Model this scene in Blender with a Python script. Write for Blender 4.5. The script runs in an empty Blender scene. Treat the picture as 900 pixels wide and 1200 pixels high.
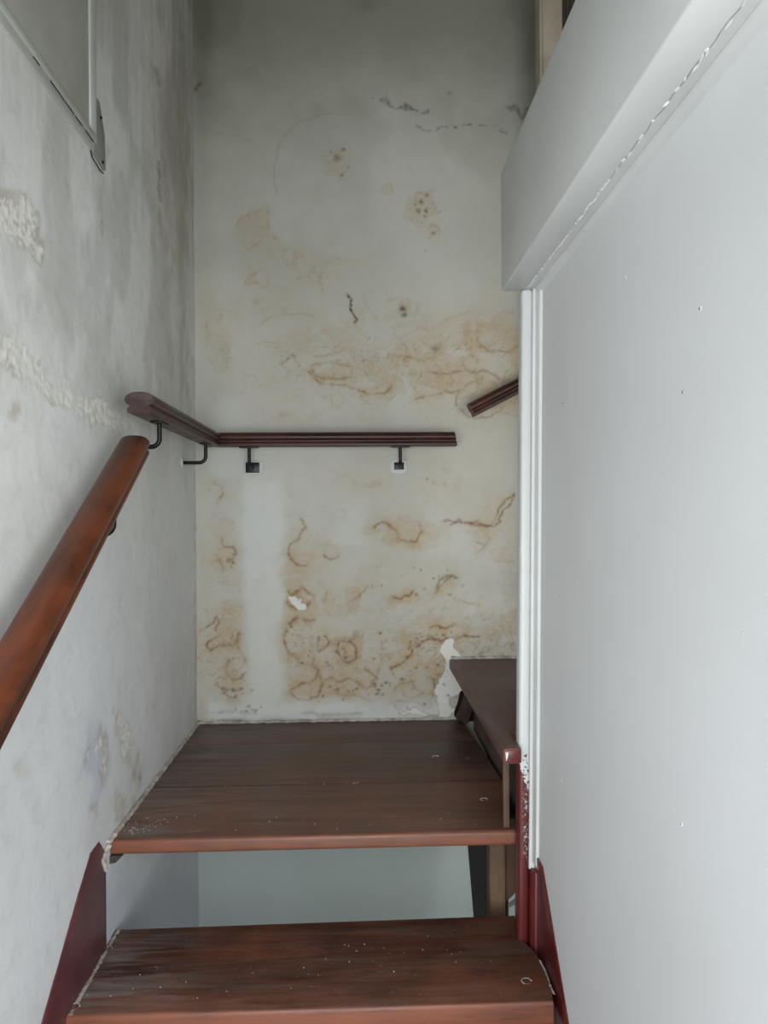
import bpy, bmesh, math, random
import numpy as np
from mathutils import Vector, Matrix
from math import sin, cos, radians, pi
random.seed(4)
S = bpy.context.scene
COL = S.collection

# ------------------------------------------------------------------ camera, world, light
ZC = 2.2                                    # eye height over the lower floor
yaw, pit, rol, FPX = radians(2.15), radians(.03), radians(-.4), 850.0
fwd = Vector((sin(yaw)*cos(pit), cos(yaw)*cos(pit), sin(pit)))
rgt = Vector((cos(yaw), -sin(yaw), 0)); up_ = rgt.cross(fwd)
RX = rgt*cos(rol)+up_*sin(rol); RY = -rgt*sin(rol)+up_*cos(rol)
cd = bpy.data.cameras.new('camera'); cam = bpy.data.objects.new('camera', cd); COL.objects.link(cam)
cd.sensor_fit = 'VERTICAL'; cd.sensor_height = 24; cd.lens = FPX/1200*24; cd.clip_start = .02
cam.matrix_world = Matrix(((RX.x, RY.x, -fwd.x, 0), (RX.y, RY.y, -fwd.y, 0), (RX.z, RY.z, -fwd.z, ZC), (0, 0, 0, 1)))
S.camera = cam
w = bpy.data.worlds.new('daylight'); S.world = w; w.use_nodes = True
w.node_tree.nodes['Background'].inputs[0].default_value = (.72, .80, .90, 1)
w.node_tree.nodes['Background'].inputs[1].default_value = 1.0
def area(name, loc, rot, sx, sy, e, colr):
    d = bpy.data.lights.new(name, 'AREA'); d.shape = 'RECTANGLE'; d.size = sx; d.size_y = sy
    d.energy = e; d.color = colr
    o = bpy.data.objects.new(name, d); o.location = loc; o.rotation_euler = rot; COL.objects.link(o)
    return o
# broad daylight source close behind the viewer; a dim one in the lower room
area('window_daylight', (.50, -.62, ZC-.22), (radians(90), 0, 0), 2.9, 1.25, 84, (.95, .98, 1.0))
area('lower_room_daylight', (-.1, -.6, .45), (radians(100), 0, 0), 1.2, .7, 5, (.80, .92, 1.0))
area('upper_floor_daylight', (.9, .1, ZC+1.8), (0, 0, 0), .7, .7, 2.0, (1.0, .97, .88))
S.view_settings.view_transform = 'Standard'; S.view_settings.look = 'None'
S.view_settings.gamma = 1; S.view_settings.use_curve_mapping = False
S.view_settings.exposure = 0.0

# ------------------------------------------------------------------ helpers
def ray(u, v): return RX*((u-450)/FPX) + RY*((600-v)/FPX) + fwd
def onX(u, v, X): d = ray(u, v); d = d*(X/d.x); return Vector((d.x, d.y, d.z+ZC))
def onY(u, v, Y): d = ray(u, v); d = d*(Y/d.y); return Vector((d.x, d.y, d.z+ZC))
def onZ(u, v, Z): d = ray(u, v); d = d*((Z-ZC)/d.z); return Vector((d.x, d.y, d.z+ZC))
def tag(o, label=None, cat=None, group=None, kind=None):
    if label: o['label'] = label
    if cat: o['category'] = cat
    if group: o['group'] = group
    if kind: o['kind'] = kind
    return o
def empty(name, loc, label, cat, group=None):
    o = bpy.data.objects.new(name, None); o.location = loc; o.empty_display_size = .05
    COL.objects.link(o); return tag(o, label, cat, group)
def wloc(o):
    v = Vector((0, 0, 0))
    while o is not None: v += Vector(o.location); o = o.parent
    return v
def link(name, me, mat, parent=None, smooth=False):
    if mat: me.materials.append(mat)
    if smooth:
        for p in me.polygons: p.use_smooth = True
    o = bpy.data.objects.new(name, me); COL.objects.link(o)
    if parent:
        o.parent = parent
        me.transform(Matrix.Translation(-wloc(parent)))
    return o
def build(name, bm, mat, parent=None, smooth=False, ang=40):
    bmesh.ops.recalc_face_normals(bm, faces=bm.faces)
    me = bpy.data.meshes.new(name); bm.to_mesh(me); bm.free()
    o = link(name, me, mat, parent, smooth)
    if smooth:
        me.set_sharp_from_angle(angle=radians(ang))
    return o
def box(bm, x0, x1, y0, y1, z0, z1, bev=0, seg=2):
    r = bmesh.ops.create_cube(bm, size=1)
    vs = r['verts']
    bmesh.ops.scale(bm, vec=(x1-x0, y1-y0, z1-z0), verts=vs)
    bmesh.ops.translate(bm, vec=((x0+x1)/2, (y0+y1)/2, (z0+z1)/2), verts=vs)
    if bev:
        es = list({e for v in vs for e in v.link_edges})
        bmesh.ops.bevel(bm, geom=es, offset=bev, segments=seg, profile=.5, affect='EDGES')
def prism(bm, pts, a, b, axis='z', bev=0, seg=2, front=None, fb=.01):
    """extrude an outline; axis z: pts=(x,y); axis x: pts=(y,z); axis y: pts=(x,z)"""
    def mk(p, t):
        return {'z': (p[0], p[1], t), 'x': (t, p[0], p[1]), 'y': (p[0], t, p[1])}[axis]
    A = [bm.verts.new(mk(p, a)) for p in pts]; B = [bm.verts.new(mk(p, b)) for p in pts]
    n = len(pts); fs = [bm.faces.new(A), bm.faces.new(B)]
    for i in range(n):
        fs.append(bm.faces.new((A[i], A[(i+1) % n], B[(i+1) % n], B[i])))
    bmesh.ops.recalc_face_normals(bm, faces=fs)
    if front:
        es = [e for f in fs for e in f.edges if front(e.verts[0].co) and front(e.verts[1].co)
              and abs(e.verts[0].co.z-e.verts[1].co.z) < 1e-5]
        es = list(set(es))
        bmesh.ops.bevel(bm, geom=es, offset=fb, segments=4, profile=.5, affect='EDGES')
        return
    if bev:
        es = list({e for f in fs for e in f.edges})
        bmesh.ops.bevel(bm, geom=es, offset=bev, segments=seg, profile=.5, affect='EDGES')
def tube(bm, pts, r, n=12, cap=True):
    pts = [Vector(p) for p in pts]; rings = []
    ref = Vector((0, 0, 1))
    for i, p in enumerate(pts):
        t = (pts[min(i+1, len(pts)-1)]-pts[max(i-1, 0)]).normalized()
        rf = ref if abs(t.dot(ref)) < .95 else Vector((1, .2, 0))
        if i == 0: a = t.cross(rf).normalized()
        else:
            a = (a - t*a.dot(t)).normalized()
        b = t.cross(a)
        rings.append([bm.verts.new(p+(a*cos(2*pi*k/n)+b*sin(2*pi*k/n))*r) for k in range(n)])
    for i in range(len(rings)-1):
        for k in range(n):
            bm.faces.new((rings[i][k], rings[i][(k+1) % n], rings[i+1][(k+1) % n], rings[i+1][k]))
    if cap: bm.faces.new(rings[0]); bm.faces.new(rings[-1][::-1])
def sweep(bm, prof, frames):
    """prof: (s,t) outline; frames: (origin, side, up)"""
    rings = [[bm.verts.new(o+s*a+u*b) for a, b in prof] for o, s, u in frames]
    n = len(prof)
    for i in range(len(rings)-1):
        for k in range(n):
            bm.faces.new((rings[i][k], rings[i][(k+1) % n], rings[i+1][(k+1) % n], rings[i+1][k]))
    bm.faces.new(rings[0]); bm.faces.new(rings[-1][::-1])

# ------------------------------------------------------------------ node materials
class NT:
    def __init__(s, name, rough=.6, spec=.35):
        s.m = bpy.data.materials.new(name); s.m.use_nodes = True
        s.t = s.m.node_tree; s.n = s.t.nodes; s.l = s.t.links
        s.b = s.n['Principled BSDF']; s.b.inputs['Roughness'].default_value = rough
        s.b.inputs['Specular IOR Level'].default_value = spec
        s.geo = s.n.new('ShaderNodeNewGeometry')
    def pos(s, scale=(1, 1, 1)):
        mp = s.n.new('ShaderNodeMapping'); mp.inputs['Scale'].default_value = scale
        s.l.new(s.geo.outputs['Position'], mp.inputs[0]); return mp.outputs[0]
    def noise(s, vec, sc, det=4, rough=.55, dist=0):
        n = s.n.new('ShaderNodeTexNoise'); n.inputs['Scale'].default_value = sc
        n.inputs['Detail'].default_value = det; n.inputs['Roughness'].default_value = rough
        n.inputs['Distortion'].default_value = dist
        s.l.new(vec, n.inputs['Vector']); return n.outputs['Fac']
    def ramp(s, fac, lo, hi, a=0, b=1):
        r = s.n.new('ShaderNodeMapRange'); r.interpolation_type = 'SMOOTHSTEP'
        for i, v in zip(range(1, 5), (lo, hi, a, b)): r.inputs[i].default_value = v
        s.l.new(fac, r.inputs[0]); return r.outputs[0]
    def mul(s, a, b, op='MULTIPLY'):
        r = s.n.new('ShaderNodeMath'); r.operation = op
        for i, v in ((0, a), (1, b)):
            if isinstance(v, (int, float)): r.inputs[i].default_value = v
            else: s.l.new(v, r.inputs[i])
        return r.outputs[0]
    def mix(s, fac, a, b):
        r = s.n.new('ShaderNodeMix'); r.data_type = 'RGBA'
        if isinstance(fac, (int, float)): r.inputs[0].default_value = fac
        else: s.l.new(fac, r.inputs[0])
        for i, v in ((6, a), (7, b)):
            if isinstance(v, tuple): r.inputs[i].default_value = (*v, 1)
            else: s.l.new(v, r.inputs[i])
        return r.outputs[2]
    def attr(s, name):
        a = s.n.new('ShaderNodeAttribute'); a.attribute_name = name; return a.outputs['Fac']
    def bump(s, h, strength=.3, dist=.002):
        b = s.n.new('ShaderNodeBump'); b.inputs['Strength'].default_value = strength
        b.inputs['Distance'].default_value = dist
        s.l.new(h, b.inputs['Height']); s.l.new(b.outputs[0], s.b.inputs['Normal'])
    def col(s, c):
        if isinstance(c, tuple): s.b.inputs['Base Color'].default_value = (*c, 1)
        else: s.l.new(c, s.b.inputs['Base Color'])
        return s.m
def hx(r, g, b):
    f = lambda c: ((c/255+.055)/1.055)**2.4 if c > 10 else c/255/12.92
    return (f(r), f(g), f(b))

def wood(name, dark, mid, light, axis='x', dust=0.0, rough=.45, spec=.4, redpatch=None, grain=1.0, dustcol=(120, 112, 106), rot=0):
    k = NT(name, rough, spec)
    sc = {'x': (1.6, 16, 16), 'y': (16, 1.6, 16), 'z': (16, 16, 1.6)}[axis]
    p = k.pos(sc)
    if rot:
        m0 = k.n.new('ShaderNodeMapping'); m0.inputs['Rotation'].default_value = (rot, 0, 0)
        k.l.new(k.geo.outputs['Position'], m0.inputs[0]); k.l.new(m0.outputs[0], p.node.inputs[0])
    big = k.noise(p, 1.5, 5, .6, 1.2); fine = k.noise(p, 9*grain, 4, .65, .4)
    blot = k.mul(k.mul(k.noise(k.pos(), 6, 4, .6), .6), k.mul(k.noise(k.pos(sc), .9, 3, .6), .4), 'ADD')
    c = k.mix(k.ramp(big, .33, .68), hx(*dark), hx(*mid))
    c = k.mix(k.mul(k.ramp(blot, .42, .64), .8), c, hx(*light))
    c = k.mix(k.mul(k.ramp(fine, .5, .72), .45), c, hx(*dark))
    rr = k.ramp(blot, .3, .7, rough-.08, rough+.12)
    if dust:
        sx = k.n.new('ShaderNodeSeparateXYZ'); k.l.new(k.geo.outputs['Normal'], sx.inputs[0])
        upm = k.ramp(sx.outputs[2], .8, .98)
        dn = k.noise(k.pos(sc), 2.6, 6, .7, .8)
        px = k.n.new('ShaderNodeSeparateXYZ'); k.l.new(k.geo.outputs['Position'], px.inputs[0])
        edge = k.ramp(px.outputs[0], -.49, -.24, 1.5, 0)          # dust gathers by the left wall
        df = k.mul(k.mul(k.ramp(dn, .35, .75), dust), k.mul(k.mul(edge, 1.1), 0.55, 'ADD'))
        df = k.mul(upm, df)
        c = k.mix(df, c, hx(*dustcol))
        nosing_light = k.mul(k.ramp(k.mul(sx.outputs[1], -1), .25, .8), k.ramp(k.noise(p, 1.6, 6, .75), .35, .62, .15, .85))
        c = k.mix(nosing_light, c, hx(128, 75, 54))                     # nosing highlight painted on front-facing wood, mixed with varnish worn to red
        speck = k.noise(k.pos(), 170, 2, .5)
        c = k.mix(k.mul(k.mul(k.ramp(speck, .70, .76), .5), upm), c, hx(150, 145, 138))
    k.l.new(rr, k.b.inputs['Roughness'])
    k.bump(fine, .25, .0015)
    return k.col(c)

M = {}
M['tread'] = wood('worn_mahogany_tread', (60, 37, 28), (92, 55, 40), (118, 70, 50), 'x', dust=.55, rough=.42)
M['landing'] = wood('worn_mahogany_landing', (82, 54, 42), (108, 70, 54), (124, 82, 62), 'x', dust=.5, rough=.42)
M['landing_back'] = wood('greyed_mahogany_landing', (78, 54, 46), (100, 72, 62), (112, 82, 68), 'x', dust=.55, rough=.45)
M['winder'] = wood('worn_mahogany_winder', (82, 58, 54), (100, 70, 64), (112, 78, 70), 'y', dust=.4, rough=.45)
M['rail_y'] = wood('varnished_mahogany_rail', (46, 25, 18), (82, 43, 28), (112, 57, 31), 'y', rough=.33, spec=.4, grain=.8, rot=-.57)
M['rail_d'] = wood('aged_mahogany_rail', (38, 20, 16), (64, 36, 29), (84, 50, 41), 'y', rough=.38, spec=.35)
M['rail_x'] = wood('aged_mahogany_rail_cross', (36, 19, 15), (64, 33, 25), (80, 44, 33), 'x', rough=.38, spec=.35)
M['endgrain'] = wood('end_grain', (46, 32, 30), (72, 54, 51), (104, 90, 86), 'x', rough=.8, grain=2)
M['brown'] = wood('raw_brown_timber', (72, 56, 42), (98, 76, 58), (112, 90, 70), 'z', rough=.7)
M['darkwood'] = wood('sooty_timber', (30, 26, 24), (48, 42, 38), (70, 62, 56), 'z', rough=.8)
M['dustyboard'] = wood('dusty_brown_board', (44, 33, 28), (66, 50, 42), (92, 76, 66), 'y', rough=.8)

def paint(name, c1, c2, rough=.55, sc=5, bump=.15, bsc=60, spec=.3):
    k = NT(name, rough, spec)
    n = k.noise(k.pos(), sc, 4); f = k.noise(k.pos(), bsc, 3)
    k.bump(f, bump, .0012)
    return k.col(k.mix(k.ramp(n, .3, .7), hx(*c1), hx(*c2)))
M['red'] = paint('oxblood_gloss_paint', (80, 26, 28), (100, 38, 36), .3, 9, .35, 40, .5)
M['plum'] = paint('plum_stringer_paint', (84, 44, 49), (104, 60, 62), .4, 10, .35, 40, .5)
M['white'] = paint('white_gloss_trim_paint', (196, 198, 195), (206, 208, 205), .35, 3, .1, 30, .45)
M['beamwhite'] = paint('white_beam_paint', (192, 193, 190), (202, 203, 200), .5, 3, .25, 25)
M['panelwhite'] = paint('white_panel_paint', (206, 207, 206), (213, 214, 214), .5, 2, .15, 25)
M['ceil'] = paint('ceiling_paint', (180, 178, 170), (190, 188, 180), .8)
M['floor'] = paint('lower_floor_concrete', (120, 116, 108), (140, 136, 128), .7)
M['iron'] = paint('black_iron', (6, 6, 6), (14, 13, 12), .38, 20, .3, 90, .3)
M['plaster'] = paint('loose_plaster', (150, 142, 130), (196, 192, 184), .9, 40, .6, 90)
M['filler'] = paint('white_filler', (212, 212, 208), (226, 226, 222), .8, 20, .5, 90)
M['frame'] = paint('grey_white_frame_paint', (176, 178, 172), (192, 194, 188), .5, 8, .2)
M['plate'] = paint('grey_plate_paint', (128, 130, 124), (142, 144, 138), .6, 12, .3)
M['wallpanel'] = paint('dull_grey_board_paint', (160, 161, 152), (176, 177, 168), .6, 6, .3)
M['beige'] = paint('old_beige_paint', (168, 158, 138), (184, 174, 156), .5, 14, .2)
M['darkdoor'] = paint('dark_brown_door_paint', (66, 58, 50), (84, 76, 66), .6, 8)
M['hole'] = paint('deep_hole_dark', (22, 16, 13), (34, 24, 20), .9, 60)
M['dab'] = paint('dull_filler_dab', (178, 178, 176), (206, 206, 204), .8, 60)
# post: white gloss over oxblood, ragged change of colour where the white paint stops
k = NT('white_over_oxblood_paint', .35, .45)
px = k.n.new('ShaderNodeSeparateXYZ'); k.l.new(k.geo.outputs['Position'], px.inputs[0])
nn = k.noise(k.pos((1, 1, .35)), 55, 5, .7)
nn2 = k.noise(k.pos((1, 1, .6)), 240, 4, .7)
lim = k.mul(k.mul(px.outputs[2], k.mul(nn, .07), 'ADD'), k.mul(nn2, .07), 'ADD')
lim2 = k.mul(lim, k.mul(px.outputs[0], 3.5), 'ADD')
base = ZC-.55
fac = k.ramp(lim2, ZC+.680, ZC+.690)
chip_glints = k.mul(k.ramp(k.noise(k.pos((1, 1, .8)), 300, 3, .7), .56, .62), k.ramp(px.outputs[2], ZC-.70, ZC-.66))  # gloss highlights painted as white specks on the red, among ragged paint
edge_glints = k.mul(chip_glints, k.ramp(px.outputs[0], .318, .326))
f2 = k.mul(fac, edge_glints, 'MAXIMUM')
redc = k.mix(k.noise(k.pos(), 9), hx(80, 26, 28), hx(100, 38, 36))
k.col(k.mix(f2, redc, hx(200, 202, 199))); k.bump(f2, .5, .0015); M['post'] = k.m

# stained / clean wall plaster, driven by per-vertex damage and painted-shade masks
def wallmat(name, base1, base2, st, rgc, bl):
    k = NT(name, .75, .2)
    p = k.pos()
    c = k.mix(k.ramp(k.noise(p, 2.5, 5, .6), .3, .7), hx(*base1), hx(*base2))
    c = k.mix(k.mul(k.ramp(k.noise(p, 22, 5, .7, .6), .45, .75), .25), c, hx(168, 168, 160))
    c = k.mix(k.attr('shade_mottle'), c, hx(112, 113, 97))  # shade painted into the plaster colour, with random grey mottle
    c = k.mix(k.attr('fresh'), c, hx(214, 217, 216))
    c = k.mix(k.attr('blue'), c, hx(*bl))
    br = k.mul(k.ramp(k.noise(p, 45, 4, .7), .25, .7, .55, 1.15), k.attr('stain'))
    c = k.mix(br, c, hx(*st))
    rg = k.mul(k.ramp(k.noise(p, 70, 3, .7), .3, .7, .6, 1.2), k.attr('ring'))
    c = k.mix(rg, c, hx(*rgc))
    c = k.mix(k.attr('peel'), c, hx(222, 221, 214))
    dk = k.mul(k.ramp(k.noise(p, 130, 3, .7), .35, .6, .5, 1.2), k.attr('dark'))
    c = k.mix(dk, c, hx(84, 64, 48))
    k.bump(k.noise(p, 60, 6, .7), .28, .002)
    return k.col(c)
M['backwall'] = wallmat('damp_stained_plaster', (182, 182, 172), (192, 192, 184), (178, 161, 134), (136, 110, 82), (142, 162, 164))
M['leftwall'] = wallmat('flaking_grey_white_plaster', (221, 222, 218), (229, 230, 229), (160, 150, 126), (140, 124, 96), (172, 178, 196))

# ------------------------------------------------------------------ numpy noise
def hsh(ix, iy, s):
    n = (ix.astype(np.int64)*374761393 + iy.astype(np.int64)*668265263 + s*974634777) & 0xffffffff
    n = ((n ^ (n >> 13))*1274126177) & 0xffffffff
    n = ((n ^ (n >> 16))*2246822519) & 0xffffffff
    return ((n ^ (n >> 15)) & 0xffff)/65535.0
def vn(x, y, s):
    ix = np.floor(x); iy = np.floor(y); fx = x-ix; fy = y-iy
    fx = fx*fx*(3-2*fx); fy = fy*fy*(3-2*fy)
    a = hsh(ix, iy, s); b = hsh(ix+1, iy, s); c = hsh(ix, iy+1, s); d = hsh(ix+1, iy+1, s)
    return (a*(1-fx)+b*fx)*(1-fy)+(c*(1-fx)+d*fx)*fy
def fbm(x, y, o, s):
    r = 0; a = .5; t = 0
    for i in range(o):
        r = r+a*vn(x, y, s+i*17); t += a; a *= .5; x = x*2.03+5.1; y = y*2.03+1.7
    return r/t
def sm(a, b, x):
    t = np.clip((x-a)/(b-a), 0, 1); return t*t*(3-2*t)
def seg(u, v, pts, wd):
    """soft distance mask to a polyline"""
    d = np.full(u.shape, 1e9)
    for (x0, y0), (x1, y1) in zip(pts[:-1], pts[1:]):
        L = (x1-x0)**2+(y1-y0)**2
        t = np.clip(((u-x0)*(x1-x0)+(v-y0)*(y1-y0))/L, 0, 1)
        d = np.minimum(d, np.hypot(u-x0-t*(x1-x0), v-y0-t*(y1-y0)))
    return np.exp(-(d/wd)**2)
def blobs(u, v, L, q=1.0):
    F = np.zeros(u.shape)
    for (x, y, rx, ry, a) in L:
        d = ((u-x)/(rx*q))**2+((v-y)/(ry*q))**2
        F = np.maximum(F, a*np.exp(-d*.8))
    return F
def project(X, Y, Z):
    Zr = Z-ZC
    a = RX.x*X+RX.y*Y+RX.z*Zr; b = RY.x*X+RY.y*Y+RY.z*Zr; c = fwd.x*X+fwd.y*Y+fwd.z*Zr
    c = np.maximum(c, .05)
    return 450+FPX*a/c, 600-FPX*b/c
def grid_wall(name, A, B, mk, masks, mat, disp_axis, sgn, back=.1):
    """A horizontal coords, B vertical coords; a wall with real relief on its face and a flat back"""
    a, b = np.meshgrid(A, B)
    na, nb = len(A), len(B)
    P3 = mk(a, b)
    at = masks(a, b, *P3)
    disp = at.pop('disp')
    P3 = list(P3); P3[disp_axis] = P3[disp_axis]+sgn*disp
    V = np.stack([p.ravel() for p in P3], 1)
    i = np.arange(na*nb).reshape(nb, na)
    F = np.stack([i[:-1, :-1].ravel(), i[:-1, 1:].ravel(), i[1:, 1:].ravel(), i[1:, :-1].ravel()], 1)
    if sgn*({1: -1, 0: 1}[disp_axis]) < 0: F = F[:, ::-1]
    # back side
    c = [i[0, 0], i[0, -1], i[-1, -1], i[-1, 0]]
    Bk = V[c].copy(); Bk[:, disp_axis] -= sgn*back
    n0 = len(V); V = np.vstack([V, Bk])
    F = np.vstack([F, [[n0+3, n0+2, n0+1, n0]], [[c[1], c[0], n0, n0+1]], [[c[2], c[1], n0+1, n0+2]], [[c[3], c[2], n0+2, n0+3]], [[c[0], c[3], n0+3, n0]]])
    me = bpy.data.meshes.new(name)
    me.vertices.add(len(V)); me.vertices.foreach_set('co', V.astype(np.float32).ravel())
    me.loops.add(F.size); me.loops.foreach_set('vertex_index', F.astype(np.int32).ravel())
    me.polygons.add(len(F)); me.polygons.foreach_set('loop_start', np.arange(0, F.size, 4, dtype=np.int32))
    me.update(calc_edges=True); me.validate()
    sh = np.zeros(len(F), bool); sh[:-5] = True
    me.polygons.foreach_set('use_smooth', sh)
    for kname, arr in at.items():
        t = me.attributes.new(kname, 'FLOAT', 'POINT')
        t.data.foreach_set('value', np.concatenate([np.clip(arr, 0, 1).ravel(), np.zeros(4)]).astype(np.float32))
    o = link(name, me, mat); return tag(o, kind='structure')

XL, YB = -.494, 2.25
ZL = ZC-.645                                # landing top
ZT = ZC-.84                                 # tread below it
ZW = ZC-.458                                # winder tread
XP = .362                                   # face of right panel wall

# ---- back wall
def back_masks(a, b, X, Y, Z):
    u, v = project(X, Y, Z)
    wu = u+9*(fbm(a*28, b*28, 4, 3)-.5)*2; wv = v+9*(fbm(a*28, b*28, 4, 9)-.5)*2
    n = fbm(a*18, b*18, 5, 21); n2 = fbm(a*45, b*45, 4, 31)
    vis = sm(905, 850, v)
    heavy = [(262, 640, 13, 24, .95), (350, 622, 12, 14, .6), (350, 655, 20, 16, .9), (352, 700, 18, 20, .85),
             (480, 625, 34, 15, .9), (432, 628, 16, 8, .5), (586, 602, 24, 18, .75), (560, 618, 26, 10, .7), (600, 640, 22, 20, .55),
             (470, 698, 18, 7, .9), (518, 690, 22, 7, .6), (265, 740, 22, 22, .95), (274, 780, 20, 28, .95),
             (345, 745, 20, 26, .9), (405, 766, 15, 16, .95), (358, 800, 24, 24, .98), (472, 768, 20, 18, .98),
             (520, 742, 40, 12, .9), (560, 745, 30, 12, .8), (420, 800, 60, 26, .72), (500, 795, 45, 30, .72), (452, 835, 10, 10, .8),
             (286, 838, 14, 12, .9), (570, 400, 36, 16, .95), (600, 410, 26, 30, .85), (535, 440, 50, 22, .75), (590, 450, 26, 30, .8),
             (480, 430, 50, 16, .7), (450, 455, 30, 12, .65), (385, 432, 26, 12, .7), (345, 400, 26, 12, .6), (395, 395, 30, 14, .55),
             (430, 375, 40, 20, .5), (395, 192, 15, 18, 1.0), (495, 238, 16, 20, .85), (509, 273, 8, 8, .75), (472, 366, 9, 9, .95),
             (450, 228, 12, 10, .55), (255, 395, 14, 30, .6), (262, 430, 16, 14, .5), (597, 726, 10, 9, 1.0), (445, 655, 10, 6, .5),
             (300, 325, 13, 12, .55), (300, 262, 18, 30, .55), (342, 300, 10, 14, .55), (320, 350, 24, 12, .52), (372, 330, 30, 12, .5),
             (340, 500, 40, 12, .4), (415, 560, 70, 22, .4), (520, 560, 50, 30, .4), (250, 580, 12, 20, .45), (380, 640, 20, 30, .5), (400, 700, 30, 30, .5)]
    wu += 15*(fbm(a*9, b*9, 3, 303)-.5)*2; wv += 15*(fbm(a*9, b*9, 3, 309)-.5)*2
    F = blobs(wu, wv, heavy, 1.25)
    val = F+.55*(n-.5)+.25*(n2-.5)
    def tide(t, w_in, w_out=.008):
        d = val-t
        return np.where(d > 0, np.exp(-d/w_in), np.exp(-(d/w_out)**2))
    amt = sm(.30, .62, fbm(a*16+3, b*16, 4, 333))
    stain = sm(.40, .60, val)*(.10+.45*amt)+sm(.22, .5, val)*.24
    ring = tide(.46, .035)*.60*(.35+.65*amt)+tide(.60, .022, .006)*.50*amt+tide(.72, .03, .006)*.40*amt
    # faint tide lines wandering over a wide belt of the wall
    belt = np.maximum(sm(270, 400, v)*sm(850, 700, v)*.0+np.exp(-((v-420)/70)**2), np.exp(-((v-720)/110)**2))
    tl = fbm(a*9+2*n, b*9, 4, 77)
    lines = (np.exp(-((tl-.5)/.007)**2)+np.exp(-((tl-.42)/.005)**2)*.8)*belt
    gate = sm(.45, .62, fbm(a*6, b*6, 3, 5))
    ring = ring*(.35+.65*sm(.3, .6, n2)) + lines*gate*.6
    # tide lines traced where the damp dried out: (outline, width, strength, offset)
    cu = (u-220)*2.25+14*(fbm(a*40, b*40, 3, 601)-.5)+10*(fbm(a*14, b*14, 3, 607)-.5); cv3 = (v-480)*2.25+14*(fbm(a*40, b*40, 3, 603)-.5)+10*(fbm(a*14, b*14, 3, 611)-.5); cv1 = cv3+900
    LOW = [([(35,580),(50,575),(62,565),(72,548),(80,565),(75,580)],.7), ([(85,595),(60,605),(45,620),(60,630),(85,620),(110,622),(130,610),(135,590)],1), ([(130,615),(138,640),(155,660),(160,685),(145,705)],.9),
        ([(115,660),(103,680),(105,700),(118,712),(140,708)],.8), ([(75,725),(90,735),(105,752),(125,758)],.8), ([(270,562),(290,548),(305,552),(320,556),(335,552)],.9), ([(265,575),(255,600),(262,630),(275,645),(292,655)],1),
        ([(345,600),(335,625),(345,640),(362,632),(372,612),(360,598)],.8), ([(400,615),(395,640),(410,662),(428,668),(443,650),(440,625),(425,610),(405,612)],1.1), ([(325,610),(332,640),(330,670),(342,690)],.6),
        ([(345,690),(335,712),(310,722),(285,730),(272,745),(290,765),(320,768),(345,750),(355,725),(345,700)],1), ([(350,715),(375,705),(400,715),(425,708),(450,718),(470,735),(490,728),(500,705),(490,690),(465,688)],.7),
        ([(535,680),(560,672),(580,655),(592,635)],1), ([(600,625),(620,608),(640,600),(665,610),(700,600),(740,592),(770,598)],1), ([(635,575),(655,568),(680,580),(700,565)],.9), ([(655,485),(665,465),(685,455),(700,438)],.9),
        ([(540,495),(560,500),(585,490),(597,475)],1), ([(690,300),(715,290),(730,300),(760,300),(800,310),(815,290),(820,265),(840,240),(862,228)],.9), ([(495,310),(510,295),(530,300),(545,320),(555,345),(580,350),(605,345),(618,325),(610,305)],.9),
        ([(270,375),(275,395),(290,410),(315,410)],.9), ([(300,290),(312,310),(295,340),(275,355),(265,380)],.6), ([(265,480),(280,494),(300,466),(315,482),(330,490)],.9), ([(265,505),(285,525),(305,522),(318,508)],.9),
        ([(88,340),(95,362),(118,365),(128,380),(118,395),(105,400)],.9), ([(80,400),(90,415),(88,430)],.6), ([(500,800),(530,795),(535,775),(560,765),(600,770),(630,790),(650,800),(640,770),(652,745),(650,715)],.8),
        ([(440,500),(455,485),(475,470)],.5), ([(700,500),(730,508),(770,510)],.5), ([(765,350),(790,355),(800,340),(775,370),(760,380)],.6), ([(390,740),(410,755),(440,750),(480,765)],.5), ([(540,740),(560,715),(590,712),(610,740)],.5),
        ([(360,385),(375,395),(395,385)],.6), ([(345,460),(365,480),(360,500)],.4), ([(500,690),(515,665),(508,640)],.4), ([(385,275),(400,262),(418,272),(412,288),(392,286)],.25), ([(70,190),(90,205),(95,225),(80,240)],.5), ([(570,750),(590,760),(620,745)],.6)]
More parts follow.
